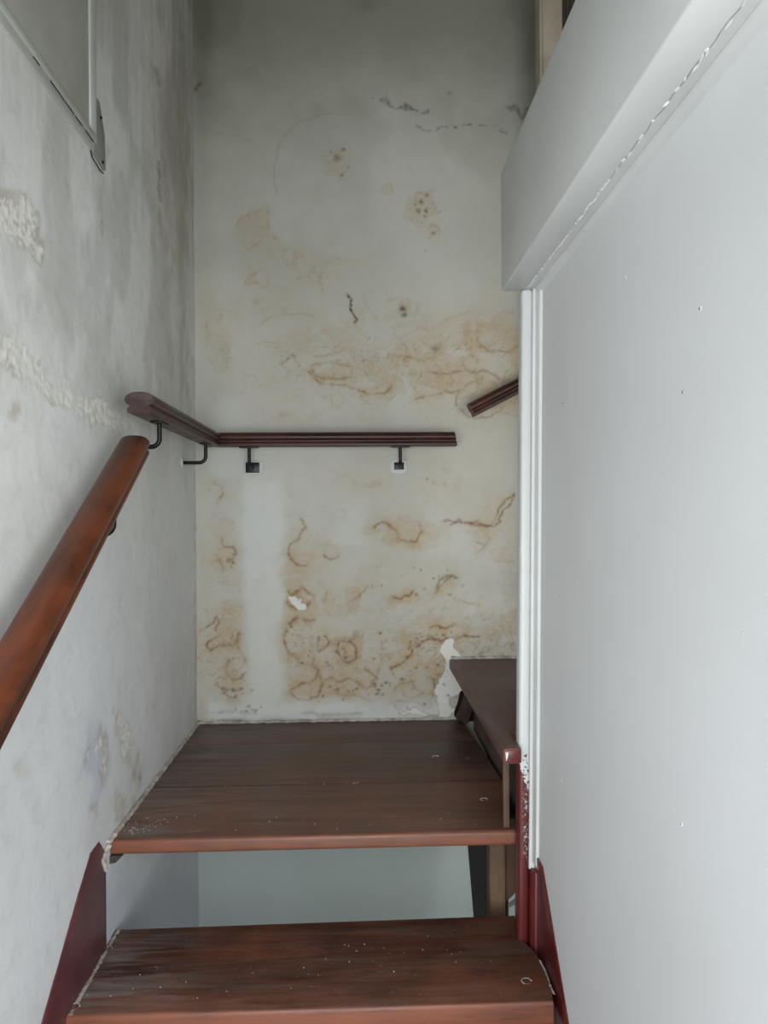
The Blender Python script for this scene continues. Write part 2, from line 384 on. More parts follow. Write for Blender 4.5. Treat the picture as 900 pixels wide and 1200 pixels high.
    TOP = [([(250,780),(270,760),(290,775),(300,790),(330,810),(345,830),(380,835),(420,838),(450,850),(490,860),(520,855),(535,838)],.9), ([(330,790),(360,775),(400,778),(435,790),(430,815),(390,822),(350,815),(330,800)],.8), ([(330,765),(370,755),(405,745),(425,730),(430,750)],.6),
        ([(190,670),(215,655),(250,650),(300,645),(330,655)],.4), ([(640,800),(670,805),(700,800),(730,795),(760,805),(790,800),(820,815)],.9), ([(600,870),(640,865),(680,855),(720,850),(750,830),(775,820)],.8), ([(710,890),(712,860),(740,835)],.9), ([(720,900),(745,925),(800,920),(825,895)],.8),
        ([(770,730),(790,745),(820,740),(850,750),(870,735)],1), ([(540,690),(560,720),(580,745)],.5), ([(248,500),(255,480),(272,470),(285,490),(280,515),(260,520),(248,500)],.3), ([(175,545),(195,530),(215,545),(215,570),(195,580),(178,565)],.35),
        ([(130,420),(150,390),(190,380),(205,350),(215,390),(210,440),(190,460),(160,475),(140,455)],.4), ([(230,330),(225,280),(235,230),(250,180),(290,140),(340,125),(385,115)],.38), ([(60,165),(130,175),(175,200),(200,240),(215,280)],.25),
        ([(530,610),(570,600),(605,625),(600,665),(565,680)],.3), ([(378,860),(400,855),(415,875),(400,895),(380,885),(378,862)],.3), ([(632,430),(650,412),(670,432),(655,460),(636,450)],.4), ([(345,560),(355,520),(390,500),(420,510)],.3), ([(290,560),(320,555),(350,570),(355,590)],.45),
        ([(465,600),(480,640),(500,665),(520,655)],.3), ([(590,680),(640,690),(690,660),(740,640)],.3), ([(590,400),(600,335),(640,320),(650,370),(620,405),(592,400)],.3), ([(640,735),(655,745),(662,738)],.9), ([(560,760),(600,770),(650,765)],.5)]
    trace = np.zeros(u.shape); halo = np.zeros(u.shape)
    for LL, vv, lo_, hi_ in ((LOW, cv3, 540, 870), (TOP, cv1, 90, 540)):
        m = (v > lo_) & (v < hi_)
        for pts, st_ in LL:
            if LL is TOP: st_ = st_*(.72 if st_ > .5 else .6)
            k1 = seg(cu[m], vv[m], pts, 3.4); k2 = seg(cu[m], vv[m], pts, 15)
            trace[m] = np.maximum(trace[m], st_*k1); halo[m] = np.maximum(halo[m], st_*k2)
    stain = stain*.55+.50*halo*(.4+.6*amt)+.10*sm(300, 480, v)*sm(.3, .7, fbm(a*7, b*7, 5, 621))
    ring = ring*.5+trace*.85*(.45+.75*sm(.3, .6, n2))
    zone = np.maximum(np.exp(-((v-775)/62)**2), .8*np.exp(-((v-425)/50)**2)*sm(300, 420, u))*(1-np.minimum(1, 2.2*sm(282, 292, u)*sm(338, 328, u)*(v > 560)))
    f1 = fbm(a*30+2.5*n, b*30+2.5*n2, 3, 701); f2 = fbm(a*17+2*n, b*17+1.5*n, 3, 703)
    ring = np.maximum(ring, zone*(.50*np.exp(-((f1-.56)/.022)**2)*sm(.4, .6, n)+.62*np.exp(-((f2-.53)/.018)**2)*sm(.42, .6, n2)))
    stain = stain+zone*.34*sm(.48, .66, f1)
    # big pale patch edge high up, and its faint outline
    big = blobs(wu, wv, [(390, 215, 100, 85, 1.0), (265, 260, 38, 120, .9), (520, 280, 90, 130, .8)], 1.1)+.35*(n-.5)
    stain = stain+.16*np.exp(-((big-.45)/.05)**2)*sm(140, 180, v)
    # mottled tan cast over the lower half
    mott = sm(.46, .68, fbm(a*11+n, b*11, 5, 51))*np.maximum(np.exp(-((v-430)/70)**2)*sm(330, 420, u+.3*v-80), np.exp(-((v-740)/110)**2)*.8)
    stain = stain+.30*mott+.16*sm(120, 420, v)*sm(.35, .6, fbm(a*2.2, b*2.2, 3, 61))
    # repaired, clean columns of newer paint
    fresh = np.zeros(u.shape)
    for (x0, x1, y0, y1, s) in ((286, 332, 560, 835, .40), (388, 432, 588, 640, .22), (500, 548, 600, 650, .18), (250, 284, 470, 560, .2), (540, 590, 640, 720, .15), (240, 530, 822, 842, .6)):
        e = 5*(n-.5)*2
        fresh = np.maximum(fresh, s*sm(x0-9, x0+9, u+2*e)*sm(x1+9, x1-9, u+2*e)*sm(y0-16, y0+16, v+2*e)*sm(y1+5, y1-5, v+e))
    stain = np.maximum(stain*(1-1.8*fresh), 0); ring = np.maximum(ring*(1-1.8*fresh), 0)
    peel = np.zeros(u.shape)
    pb = blobs(wu, wv, [(352, 701, 8, 10, 1), (533, 775, 11, 26, 1), (524, 812, 11, 30, 1), (490, 840, 40, 5, .6)], 1.1)
    peel = sm(.5, .56, pb+.3*(n2-.5))*.85
    stain *= 1-peel; ring = np.maximum(ring*(1-peel), .8*np.exp(-((pb+.3*(n2-.5)-.47)/.03)**2)*(v > 650)*.7)
    jig = 5*(fbm(a*60, b*60, 3, 88)-.5)
    dark = np.maximum.reduce([
        seg(wu, wv, [(450, 116), (462, 121), (478, 125), (505, 127)], 1.8)*sm(.36, .55, n2)*.6,
        seg(wu, wv, [(482, 148), (510, 149), (545, 142), (572, 146), (592, 151)], 1.9)*sm(.32, .55, n2)*.65,
        seg(wu, wv, [(596, 128), (606, 128), (612, 136), (620, 124)], 2.5)*.5,
        seg(u+jig, v, [(406, 344), (411, 352), (412, 366), (418, 374), (415, 378)], 1.4)*.9,
        seg(u+jig, v+jig, [(520, 610), (545, 612), (560, 616), (580, 617), (590, 600), (603, 580)], 1.4)*.55,
        seg(u+jig, v+jig, [(512, 690), (515, 680), (530, 674), (536, 678)], 1.6)*.5,
        seg(u+jig, v, [(228, 106), (234, 98)], 3)*.6])
    r = np.random.RandomState(5)
    spots = [(395, 185, 5, .5), (402, 175, 2.5, .7), (400, 205, 2, .6), (408, 196, 1.5, .6), (388, 178, 2, .5), (493, 236, 3, .8), (489, 247, 3, .8), (501, 229, 2, .7), (499, 246, 2, .7), (486, 240, 1.6, .7),
             (509, 273, 2.2, .9), (472, 362, 4, .9), (473, 369, 3, .8), (437, 115, 1.5, .6), (527, 109, 1.8, .7), (350, 702, 2, .6), (511, 408, 4, .5), (500, 561, 1.5, .8), (499, 294, 1.3, .6)]
    for (cx, cy, sx, sy, m) in ((275, 810, 14, 7, 16), (500, 790, 45, 26, 34), (350, 760, 22, 25, 14), (405, 765, 10, 12, 6), (290, 833, 20, 4, 16), (505, 745, 30, 6, 18), (400, 812, 40, 10, 16), (500, 240, 10, 10, 8), (480, 690, 60, 20, 14), (270, 650, 10, 20, 5)):
        for _ in range(m): spots.append((cx+sx*r.randn()*.6, cy+sy*r.randn()*.6, r.uniform(.8, 2.1), r.uniform(.4, .85)))
    for (sx_, sy_, sr, am) in spots:
        j = (np.abs(u-sx_) < 15) & (np.abs(v-sy_) < 15)
        dark[j] = np.maximum(dark[j], am*np.exp(-(((u[j]+jig[j]-sx_)/sr)**2+((v[j]-sy_)/(sr*.9))**2)))
    # dirty crumbs where the wall meets the landing boards
    dark = np.maximum(dark, .75*np.exp(-((v-846)/3.0)**2)*sm(.35, .6, n2))
    ringline = .6*np.exp(-((v-836-8*(n-.5))/2.2)**2)*sm(.4, .6, fbm(a*14, b*14, 3, 13))*(u < 540)
    dark = np.maximum(dark, ringline*.5)
    shade_mottle = .58*sm(200, 20, v+40*(n-.5))+.14*sm(420, 120, v)+.12*sm(.5, .7, fbm(a*5, b*5, 4, 99))*sm(600, 200, v)+.25*np.exp(-((u-236)/14)**2)*sm(500, 100, v)  # shade at the wall top and corner painted in, plus grey mottle
    blue = .45*sm(900, 950, v)
    disp = .0016*(fbm(a*7, b*7, 4, 40)-.5)+.0007*(n2-.5)-.0016*peel*(v > 600)-.0012*dark+.0006*ring
    out = dict(stain=stain*vis, ring=ring*vis, peel=peel*vis, dark=dark*vis, shade_mottle=shade_mottle*vis, fresh=fresh*vis, blue=blue, disp=disp)
    return out
XR = 1.35
bx = np.concatenate([np.arange(XL-.02, .62, .0027), np.linspace(.63, XR, 12)])
bz = np.concatenate([np.linspace(0, ZC-1.32, 12), np.arange(ZC-1.30, ZC-.70, .012), np.arange(ZC-.69, ZC+1.62, .0027), np.linspace(ZC+1.63, ZC+2.1, 6)])
grid_wall('wall_back', bx, bz, lambda a, b: (a, np.full(a.shape, YB), b), back_masks, M['backwall'], 1, -1)

# ---- left wall
def left_masks(a, b, X, Y, Z):
    u, v = project(X, Y, Z)
    n = fbm(a*14, b*14, 5, 121); n2 = fbm(a*50, b*50, 4, 131); n3 = fbm(a*5, b*5, 4, 171)
    wu = u+14*(fbm(a*20, b*20, 4, 103)-.5)*2; wv = v+14*(fbm(a*20, b*20, 4, 109)-.5)*2
    band = seg(wu, wv, [(-40, 385), (10, 412), (45, 440), (80, 468), (110, 482), (150, 497)], 17)
    band2 = blobs(wu, wv, [(15, 265, 30, 34, .8), (40, 300, 16, 22, .6), (120, 205, 8, 40, .5), (118, 270, 7, 30, .45), (20, 480, 20, 20, .4), (150, 870, 12, 60, .6), (118, 880, 14, 40, .65), (140, 945, 26, 26, .5), (175, 820, 10, 30, .4),
                              (20, 915, 14, 30, .45), (80, 220, 10, 16, .3)], 1.15)
    D = np.maximum(band*.95, band2)+.6*(n-.5)+.3*(n2-.5)
    nf = fbm(a*110, b*160, 3, 501)
    peel = sm(.42, .75, D)*sm(.47, .60, nf+.25*(n2-.5)+.12*(D-.6))*.9+.38*sm(.5, .8, D)
    ring = np.exp(-((D-.5)/.03)**2)*.14*sm(.3, .6, n)+.3*sm(.5, .8, D)*np.exp(-((nf-.42)/.03)**2)
    tan = blobs(wu, wv, [(20, 270, 30, 40, .5), (25, 905, 16, 26, .6), (155, 905, 14, 34, .6), (205, 200, 20, 190, .75), (200, 600, 20, 120, .4), (210, 420, 14, 90, .55), (180, 180, 5, 70, .5), (60, 450, 70, 30, .35), (185, 960, 20, 60, .4), (215, 800, 10, 60, .35)], 1.2)
    stain = .50*sm(.3, .85, tan+.5*(n-.5))+.10*sm(.5, .7, n3)+.55*sm(.32, .6, D)*sm(.35, .65, n)*(1-peel)
    streak = fbm(a*70, b*6, 4, 141)
    streak = .6*streak+.4*fbm(a*14, b*3, 4, 441)
    shade_mottle = .30*np.exp(-((u-218)/18)**2)*sm(620, 120, v)*(.4+.8*streak)+.22*sm(330, 0, v)*(.5+.5*sm(.35, .65, streak))+.24*sm(.40, .62, fbm(a*9, b*5, 5, 451))*(.3+.7*sm(620, 380, v))  # shade towards the top and corner painted in, with streaky mottle
    shade_mottle += 0
    blue = .36*sm(.45, .70, blobs(wu, wv, [(115, 890, 20, 60, .85), (160, 860, 14, 40, .55)], 1.1)+.4*(n-.5))+.22*sm(500, 900, v)+.3*sm(1000, 1060, v)*(u > 120)
    fresh = .45*sm(.48, .62, fbm(a*8, b*3.2, 4, 151))*sm(380, 560, v)
    dark = np.maximum.reduce([seg(u, v, [(183, 80), (187, 100)], 2)*.4, seg(u+6*(n2-.5), v, [(186, 190), (188, 235)], 2.0)*.5, .2*np.exp(-((u-229)/1.6)**2)*sm(.4, .6, n2)])
    k_ = sm(1010, 990, v)
    disp = .0026*(n3-.5)+.0014*(n-.5)+.0006*(n2-.5)-.0012*peel+.002*band*(n2-.3)+.0010*ring
    disp = np.where(Y < .5, 0, disp)
    return dict(stain=stain*k_, ring=ring*k_, peel=peel*k_, dark=dark*k_, shade_mottle=shade_mottle*k_, fresh=fresh*k_, blue=blue, disp=disp)
ly = np.concatenate([np.linspace(.30, .55, 4), np.arange(.58, 1.3, .0032), np.arange(1.303, YB+.006, .0045)])
lz = np.concatenate([np.linspace(0, ZC-1.34, 10), np.arange(ZC-1.32, ZC+1.25, .0036), np.arange(ZC+1.26, ZC+1.7, .012), np.linspace(ZC+1.71, ZC+2.1, 4)])
grid_wall('wall_left', ly, lz, lambda a, b: (np.full(a.shape, XL), a, b), left_masks, M['leftwall'], 0, 1)

# ---- plain shell
def st_box(name, mat, *c, bev=0, smooth=False):
    bm = bmesh.new(); box(bm, *c, bev=bev); return tag(build(name, bm, mat, smooth=smooth), kind='structure')
st_box('floor', M['floor'], XL-.1, XR+.1, -3.1, YB+.1, -.1, 0)
# stairwell ceiling; unseen slab behind the viewer, placed to shade the wall top
bm = bmesh.new(); box(bm, XL-.1, XR+.1, -.02, YB+.1, ZC+2.1, ZC+2.2); box(bm, XL-.1, XR+.1, -.14, -.02, ZC+.47, ZC+2.2); box(bm, XL-.1, XR+.1, -3.1, -.02, ZC+.42, ZC+.47)
tag(build('ceiling', bm, M['ceil']), kind='structure')
st_box('wall_far_right', M['ceil'], XR, XR+.1, -3.1, YB+.1, 0, ZC+2.1)
# right panel wall beside the stairs
wr = st_box('wall_right', M['panelwhite'], XP, XP+.09, .45, 1.408, 0, ZC+.438, bev=.002)
for (u, v, r, m) in ((801, 459, .0026, 'dab'), (821, 361, .0026, 'filler'), (660, 472, .003, 'dab'), (799, 966, .002, 'filler'), (656, 697, .003, 'dab'), (658, 915, .002, 'filler'), (733, 325, .0024, 'filler'), (870, 742, .0016, 'dab')):
    p = onX(u, v, XP); p = onX(u, v, XP+.014*(p.z-ZC-.43)); p.x -= .014*(p.z-ZC-.43)
    bm = bmesh.new()
    bmesh.ops.create_icosphere(bm, subdivisions=2, radius=r)
    for q in bm.verts:
        f_ = 1+random.uniform(-.25, .25); q.co = Vector((q.co.x*.35, q.co.y*f_, q.co.z*f_*1.1))
    bmesh.ops.translate(bm, vec=p, verts=bm.verts)
    build('filler_dab', bm, M[m], wr, True)
    if m == 'dab' and v > 500: continue
    bm = bmesh.new(); bmesh.ops.create_icosphere(bm, subdivisions=1, radius=r*.4)
    bmesh.ops.translate(bm, vec=p+Vector((-r*.3, .0008, -.0005)), verts=bm.verts)
    build('nail_hole', bm, M['hole'], wr, True)
# bead running up the corner of the panel wall, beside the round post
bm = bmesh.new()
zt, zb = ZC+.428, ZC-.700
prism(bm, [(.3535, 1.396), (.3565, 1.389), (.3645, 1.389), (.3645, 1.408), (.3535, 1.408)], zb, zt, 'z')
for v_ in bm.verts:
    if v_.co.z < zb+.001 and v_.co.x < .360: v_.co.z += .016
tag(build('trim_1', bm, M['white'], smooth=True), kind='structure')
# lining behind the groove, and the oxblood foot of the same bead
st_box('trim_5', M['white'], .3480, XP+.001, 1.4085, 1.46, ZC-.70, ZC+.437)
bm = bmesh.new()
prism(bm, [(.3495, 1.398), (.3560, 1.389), (.3645, 1.389), (.3645, 1.46), (.3495, 1.46)], 0, zb+.002, 'z', bev=.0015)
tag(build('trim_6', bm, M['red'], smooth=True), kind='structure')

# the post, its bead and the panel lean a little to the left towards the foot
def lean(*obs):
    for o in obs:
        base = wloc(o.parent) if o.parent else Vector((0, 0, 0))
        for q in o.data.vertices:
            z = q.co.z+base.z
            q.co.x += .014*(z-(ZC+.43))
lean(*[o for o in S.objects if o.name.startswith(('wall_right', 'trim_', 'filler_dab', 'nail_hole'))])
# ------------------------------------------------------------------ beam
XB = .291
be = empty('beam', (.33, 0, ZC+.44), 'thick white painted level beam above the right panel wall, ending over the post', 'beam')
bm = bmesh.new()
box(bm, XB, .338, .45, 1.432, ZC+.437, ZC+.672, bev=.004, seg=3)
for v_ in bm.verts:
    v_.co.x += .0012*math.sin(v_.co.y*7)
build('beam_board', bm, M['beamwhite'], be, True)
bm = bmesh.new()
prism(bm, [(.3325, ZC+.4374), (.372, ZC+.4374), (.372, ZC+.60), (.3325, ZC+.60)], .45, 1.425, 'y')
build('backing_board', bm, M['beamwhite'], be)
bm = bmesh.new()
prof = [(.352, ZC+.439)]+[(.362-.012*cos(t*pi/16)+.0*t, ZC+.439-.012*sin(t*pi/16)) for t in range(1, 8)]+[(.3635, ZC+.425), (.3635, ZC+.439)]
prism(bm, prof, .45, 1.400, 'y'); build('cove_bead', bm, M['beamwhite'], be, True)
# ragged filler squeezed out of the joint between the two boards
bm = bmesh.new(); r = random.Random(9)
y = .60
while y < 1.40:
    L = r.uniform(.004, .018)
    if r.random() < (.9 if y > .9 else .4):
        n0 = bmesh.ops.create_icosphere(bm, subdivisions=1, radius=1)['verts']
        bmesh.ops.scale(bm, vec=(r.uniform(.0012, .0028), L*.6, r.uniform(.001, .0024)), verts=n0)
        bmesh.ops.rotate(bm, cent=(0, 0, 0), matrix=Matrix.Rotation(r.uniform(-.25, .25), 3, 'Z'), verts=n0)
        bmesh.ops.translate(bm, vec=(.3365+r.uniform(-.0015, .0015), y, ZC+.4372), verts=n0)
    y += L
build('joint_filler', bm, M['filler'], be, True)['kind'] = 'stuff'
bm = bmesh.new()
pts = []
for i in range(60):
    yy = .55+i*.0143; pts.append((.3360+.0008*math.sin(i*1.7)+r.uniform(-.0005, .0005), yy, ZC+.4372))
tube(bm, [p for p in pts if p[1] < .98], .00045, 5); build('joint_crack', bm, M['plate'], be)

# ------------------------------------------------------------------ post
po = empty('newel_post', (.333, 1.44, 0), 'slim round-edged white post with dark red painted foot under the beam end', 'post')
bm = bmesh.new(); box(bm, .3275, .3490, 1.412, 1.446, 0.0, ZC+.4375, bev=.007, seg=4)
lean(build('post_shaft', bm, M['post'], po, True))
bm = bmesh.new(); r = random.Random(3)
for i in range(70):                                           # raised ragged paint crumbs on the red foot
    n0 = bmesh.ops.create_icosphere(bm, subdivisions=1, radius=1)['verts']
    s_ = r.uniform(.0007, .0018)
    bmesh.ops.scale(bm, vec=(s_, .0009, s_*r.uniform(.8, 2.2)), verts=n0)
    bmesh.ops.rotate(bm, cent=(0, 0, 0), matrix=Matrix.Rotation(r.uniform(-.8, .8), 3, 'Y'), verts=n0)
    bmesh.ops.translate(bm, vec=(r.uniform(.322, .333), 1.4117, ZC+r.uniform(-.655, -.47)), verts=n0)
build('paint_crumbs', bm, M['red'], po, True)['kind'] = 'stuff'

# ------------------------------------------------------------------ lower flight
def rel(p): return (p.x, p.y)
TH = .031
stair = empty('staircase', (-.07, 1.1, 0), 'dark mahogany open tread with red painted side boards, below the landing', 'staircase')
# stringers: parallelogram boards
def stringer(x0, x1, pts, mat, bev=.0015):
    bm = bmesh.new(); prism(bm, pts, x0, x1, 'x', bev=bev); return build('stringer', bm, mat, stair, True)
a1 = onX(105, 1000, XL); a2 = onX(48, 1200, XL)
sl = (a1.z-a2.z)/(a1.y-a2.y)
y0 = .55
o = stringer(XL-.006, XL+.0025, [(a1.y, a1.z), (1.395, a1.z+.001), (1.43, ZL-.012), (1.43, ZT-.17), (y0, ZT-.17-.88*sl*1.1), (y0, a1.z+(y0-a1.y)*sl)], M['plum'])
o['label'] = 'plum painted left side board against the wall'
XS = XP-.0165
b1 = onX(636, 1016, XS); b2 = onX(668, 1200, XS); sr = (b1.z-b2.z)/(b1.y-b2.y)
o = stringer(XS-.003, XS+.004, [(b1.y, b1.z), (1.409, b1.z+.002), (1.409, ZT-.20), (y0, ZT-.20-.86*sr), (y0, b1.z+(y0-b1.y)*sr)], M['red'])
o['label'] = 'oxblood painted right side board'
def plug(p, r, par, mat='winder', n=16):
    bm = bmesh.new(); bmesh.ops.create_cone(bm, cap_ends=True, segments=n, radius1=r, radius2=r*.86, depth=.0016)
    bmesh.ops.translate(bm, vec=p, verts=bm.verts)
    return build('screw_plug', bm, M[mat], par, True)
def dustring(p, r, par):
    bm = bmesh.new()
    pts = [(p[0]+r*cos(t*pi/9), p[1]+r*.9*sin(t*pi/9), p[2]) for t in range(13)]
    tube(bm, pts, .0010, 5); return build('dust_ring', bm, M['plaster'], par, True)
yf = 1.232
R_ = [onZ(u, v, ZT) for u, v in ((603, 1073), (605, 1096), (614, 1104), (624, 1113), (632, 1124), (640, 1140), (646, 1158), (649, 1176))]
out = [(XL+.001, yf), (XL+.001, 1.486)]+[rel(p) for p in R_]
out = [(x, max(y_, yf+.002)) for x, y_ in out[1:]]
out = [(XL+.001, yf)]+out+[(out[-1][0]+.001, yf)]
bm = bmesh.new(); prism(bm, out, ZT-.043, ZT, 'z', front=lambda c: c.y < yf+.0005, fb=.009)
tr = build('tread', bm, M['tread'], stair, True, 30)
for (u, v, rr) in ((126, 1112, .0085), (87, 1180, .0085), (617, 1150, .0085)):
    p = onZ(u, v, ZT); plug((p.x, p.y, ZT), rr, tr); dustring((p.x, p.y, ZT+.0006), rr*1.05, tr)
# next tread down, just out of view, carries the flight on
bm = bmesh.new(); prism(bm, [(XL+.001, .98), (XL+.001, 1.27), (XP-.005, 1.27), (XP-.005, .98)], ZT-.198-TH, ZT-.198, 'z', front=lambda c: c.y < .9805, fb=.009)
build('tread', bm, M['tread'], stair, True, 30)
# dust line along the left end of the tread
def crumbs(name, path, n, s0, s1, spread, mat, par=None, seed=1, zf=.6):
    bm = bmesh.new(); r = random.Random(seed)
    for i in range(n):
        t = r.random()*(len(path)-1); j = int(t); p = Vector(path[j]).lerp(Vector(path[j+1]), t-j)
        n0 = bmesh.ops.create_icosphere(bm, subdivisions=1, radius=1)['verts']
        s = r.uniform(s0, s1)
        for q in n0: q.co *= r.uniform(.75, 1.2)
        bmesh.ops.scale(bm, vec=(s*r.uniform(.7, 1.3), s*r.uniform(.8, 1.8), s*zf), verts=n0)
        bmesh.ops.translate(bm, vec=p+Vector((r.uniform(-spread, spread), r.uniform(-spread, spread), 0)), verts=n0)
    o = build(name, bm, M[mat], par, True); o['kind'] = 'stuff'; return o
crumbs('dust_line', [(XL+.007, 1.24, ZT), (XL+.007, 1.485, ZT)], 260, .0015, .0035, .0018, 'plaster', tr, 2, .35)
crumbs('paint_flecks', [(XL+.03, 1.30, ZT), (.30, 1.40, ZT)], 40, .0006, .0014, .06, 'filler', tr, 7, .4)
crumbs('dust_line', [(R_[4].x, R_[4].y, ZT), (R_[5].x, R_[5].y, ZT), (R_[6].x, R_[6].y, ZT), (R_[6].x+.001, 1.25, ZT)], 90, .0008, .0018, .001, 'plaster', tr, 5, .4)

# ------------------------------------------------------------------ landing
la = empty('landing', (-.08, 1.85, ZL-TH), 'square mahogany landing of three boards, set in the corner of the walls', 'landing')
LY = 1.456
def board(name, y0, y1, xl, xr0, xr1, z, mat, front=False):
    bm = bmesh.new()
    prism(bm, [(xl, y0), (xl, y1), (xr1, y1), (xr0, y0)], z-TH, z, 'z', bev=0 if front else .0012,
          front=(lambda c: c.y < y0+.0005) if front else None, fb=.008)
    return build(name, bm, M[mat], la, True, 30)
# the front board has a horn that runs on to the post at its right end
bm = bmesh.new()
prism(bm, [(XL+.002, LY), (XL+.002, 1.7285), (.347, 1.7285), (.302, 1.500), (.316, 1.497), (.316, LY)], ZL-TH, ZL, 'z', front=lambda c: c.y < LY+.0005, fb=.008)
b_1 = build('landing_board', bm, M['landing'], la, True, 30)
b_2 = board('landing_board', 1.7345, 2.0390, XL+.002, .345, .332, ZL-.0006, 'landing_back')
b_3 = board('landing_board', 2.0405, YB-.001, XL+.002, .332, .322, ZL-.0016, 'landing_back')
for (u, v, bb) in ((510, 887, b_2), (567, 937, b_1), (196, 961, b_1), (548, 888, b_2)):
    p = onZ(u, v, ZL); plug((p.x, p.y, ZL), .0065, bb)
    if u in (567, 510): dustring((p.x, p.y, ZL+.0006), .008, bb)
crumbs('paint_flecks', [(XL+.04, 1.52, ZL), (.28, 1.52, ZL)], 26, .0006, .0015, .045, 'filler', b_1, 11, .4)
crumbs('paint_flecks', [(XL+.03, 1.50, ZL), (XL+.08, 1.54, ZL)], 60, .0006, .0016, .03, 'filler', b_1, 12, .4)
crumbs('paint_flecks', [(-.32, 1.7305, ZL), (-.26, 1.7305, ZL), (-.02, 1.7305, ZL), (0, 1.7305, ZL)], 16, .0008, .0016, .003, 'filler', b_1, 15, .4)
bm = bmesh.new(); box(bm, XL+.004, .345, 1.7287, 1.7343, ZL-.012, ZL-.0012); build('joint_shade', bm, M['hole'], la)  # dark strip filling the board joint, standing for the shade inside it
bm = bmesh.new(); box(bm, XL+.03, .29, 1.705, 1.76, ZL-.10, ZL-TH-.0005); build('joist', bm, M['darkwood'], la)  # unseen joist, placed here to keep the board gap dark
# cleat below left front corner, and the timbers that carry the right side
bm = bmesh.new(); prism(bm, [(XL, ZL-TH), (XL+.026, ZL-TH), (XL+.012, ZL-TH-.014), (XL, ZL-TH-.016)], 1.455, 1.54, 'y')
build('cleat', bm, M['darkwood'], la)
c0 = onX(543, 990, .305); c1 = onX(555, 1076, .305)
slp = (c1.y-c0.y)/(c1.z-c0.z); zlow = ZL-.75
bm = bmesh.new(); prism(bm, [(1.62, ZL-TH), (2.2, ZL-TH), (c1.y+slp*0, c1.z), (c1.y-.12, zlow), (1.62, zlow)], .305, .335, 'x', bev=.001)
me_pts = None
build('side_plank', bm, M['darkwood'], la)
bm = bmesh.new()
xa, xb = onY(574, 1030, 1.56).x, onY(592, 1030, 1.56).x
box(bm, xa, xb, 1.56, 1.60, ZL-.9, ZL-TH, bev=.0012); build('support_post', bm, M['brown'], la, True)
bm = bmesh.new()
zc_ = onY(600, 1056, 1.585).z
prism(bm, [(xb+.002, ZL-TH), (.345, ZL-TH), (.345, zc_+.02), (xb+.018, zc_+.008), (xb+.002, zc_-.004)], 1.585, 1.60, 'y', bev=.001); build('support_board', bm, M['brown'], la, True)
# bent metal strap end poking out under the board
p = onY(601, 1058, 1.57)
bm = bmesh.new(); box(bm, -.011, .011, -.003, .003, -.004, .004, bev=.001)
bmesh.ops.rotate(bm, cent=(0, 0, 0), matrix=Matrix.Rotation(-.6, 3, 'Y'), verts=bm.verts); bmesh.ops.translate(bm, vec=p, verts=bm.verts)
build('metal_strap', bm, M['plate'], la, True)

# ------------------------------------------------------------------ upper winder flight
wi = empty('winder_stair', (.45, 1.8, ZL), 'upper flight of brown winder steps starting behind the white post', 'staircase')
XW = .280
bm = bmesh.new()
prism(bm, [(XW, 1.392), (XW+.004, YB-.001), (.75, YB-.001), (.345, 1.515), (.318, 1.505), (.3155, 1.392)], ZW-TH, ZW, 'z', bev=.005, seg=3)
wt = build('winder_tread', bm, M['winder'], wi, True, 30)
# worn reddish end with a chip of white paint
e0 = onY(592, 884, 1.3905)
bm = bmesh.new(); box(bm, XW+.0035, .3145, 1.3905, 1.394, ZW-TH+.003, ZW-.004, bev=.0012); o = build('painted_end', bm, M['red'], wt, True); o['label'] = 'red painted end of the tread'
bm = bmesh.new(); prism(bm, [(XW+.0035, ZW-.006), (XW+.009, ZW-.007), (XW+.0075, ZW-.016), (XW+.0045, ZW-.024)], 1.3885, 1.3908, 'y'); build('paint_chip', bm, M['filler'], wt)
bm = bmesh.new()
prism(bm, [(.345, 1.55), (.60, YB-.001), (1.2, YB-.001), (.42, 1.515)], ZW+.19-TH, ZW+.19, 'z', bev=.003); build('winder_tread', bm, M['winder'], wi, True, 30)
# slat and recessed boards under the winder
x0, x1 = onY(590, 930, 1.47).x, onY(597, 930, 1.47).x
bm = bmesh.new(); box(bm, x0, x1, 1.47, 1.482, ZL, ZW-TH, bev=.001); build('riser_slat', bm, M['brown'], wi, True)
bm = bmesh.new()
zr = ZW-TH
prism(bm, [(1.60, ZL-.02), (YB-.05, ZL-.02), (YB-.05, zr-.03), (2.02, zr-.07), (1.90, zr-.015), (1.60, zr)], .352, .366, 'x')
build('riser_board', bm, M['dustyboard'], wi)
bm = bmesh.new(); box(bm, .40, .41, 1.40, YB, ZL-.2, zr); build('back_board', bm, M['darkwood'], wi)
bm = bmesh.new(); box(bm, .30, .335, 2.205, 2.24, ZL, ZL+.10, bev=.003)
bmesh.ops.rotate(bm, cent=(.32, 2.22, ZL), matrix=Matrix.Rotation(.35, 3, 'Y'), verts=bm.verts)
build('wedge_block', bm, M['dustyboard'], wi, True)
# broken hole in the plaster beside the winder
pc = [onY(u, v, YB-.0015) for u, v in ((553, 815), (546, 806), (539, 811), (536, 824), (532, 835), (533, 842), (545, 846), (560, 845), (562, 830))]
bm = bmesh.new(); A = [bm.verts.new(p) for p in pc]; B = [bm.verts.new(p+Vector((0, .003, 0))) for p in pc]
bm.faces.new(A); bm.faces.new(B[::-1])
for i in range(len(pc)): bm.faces.new((A[i], B[i], B[(i+1) % len(pc)], A[(i+1) % len(pc)]))
tag(build('plaster_hole', bm, M['hole']), 'dark broken hole in the plaster beside the end of the winder step', 'hole')

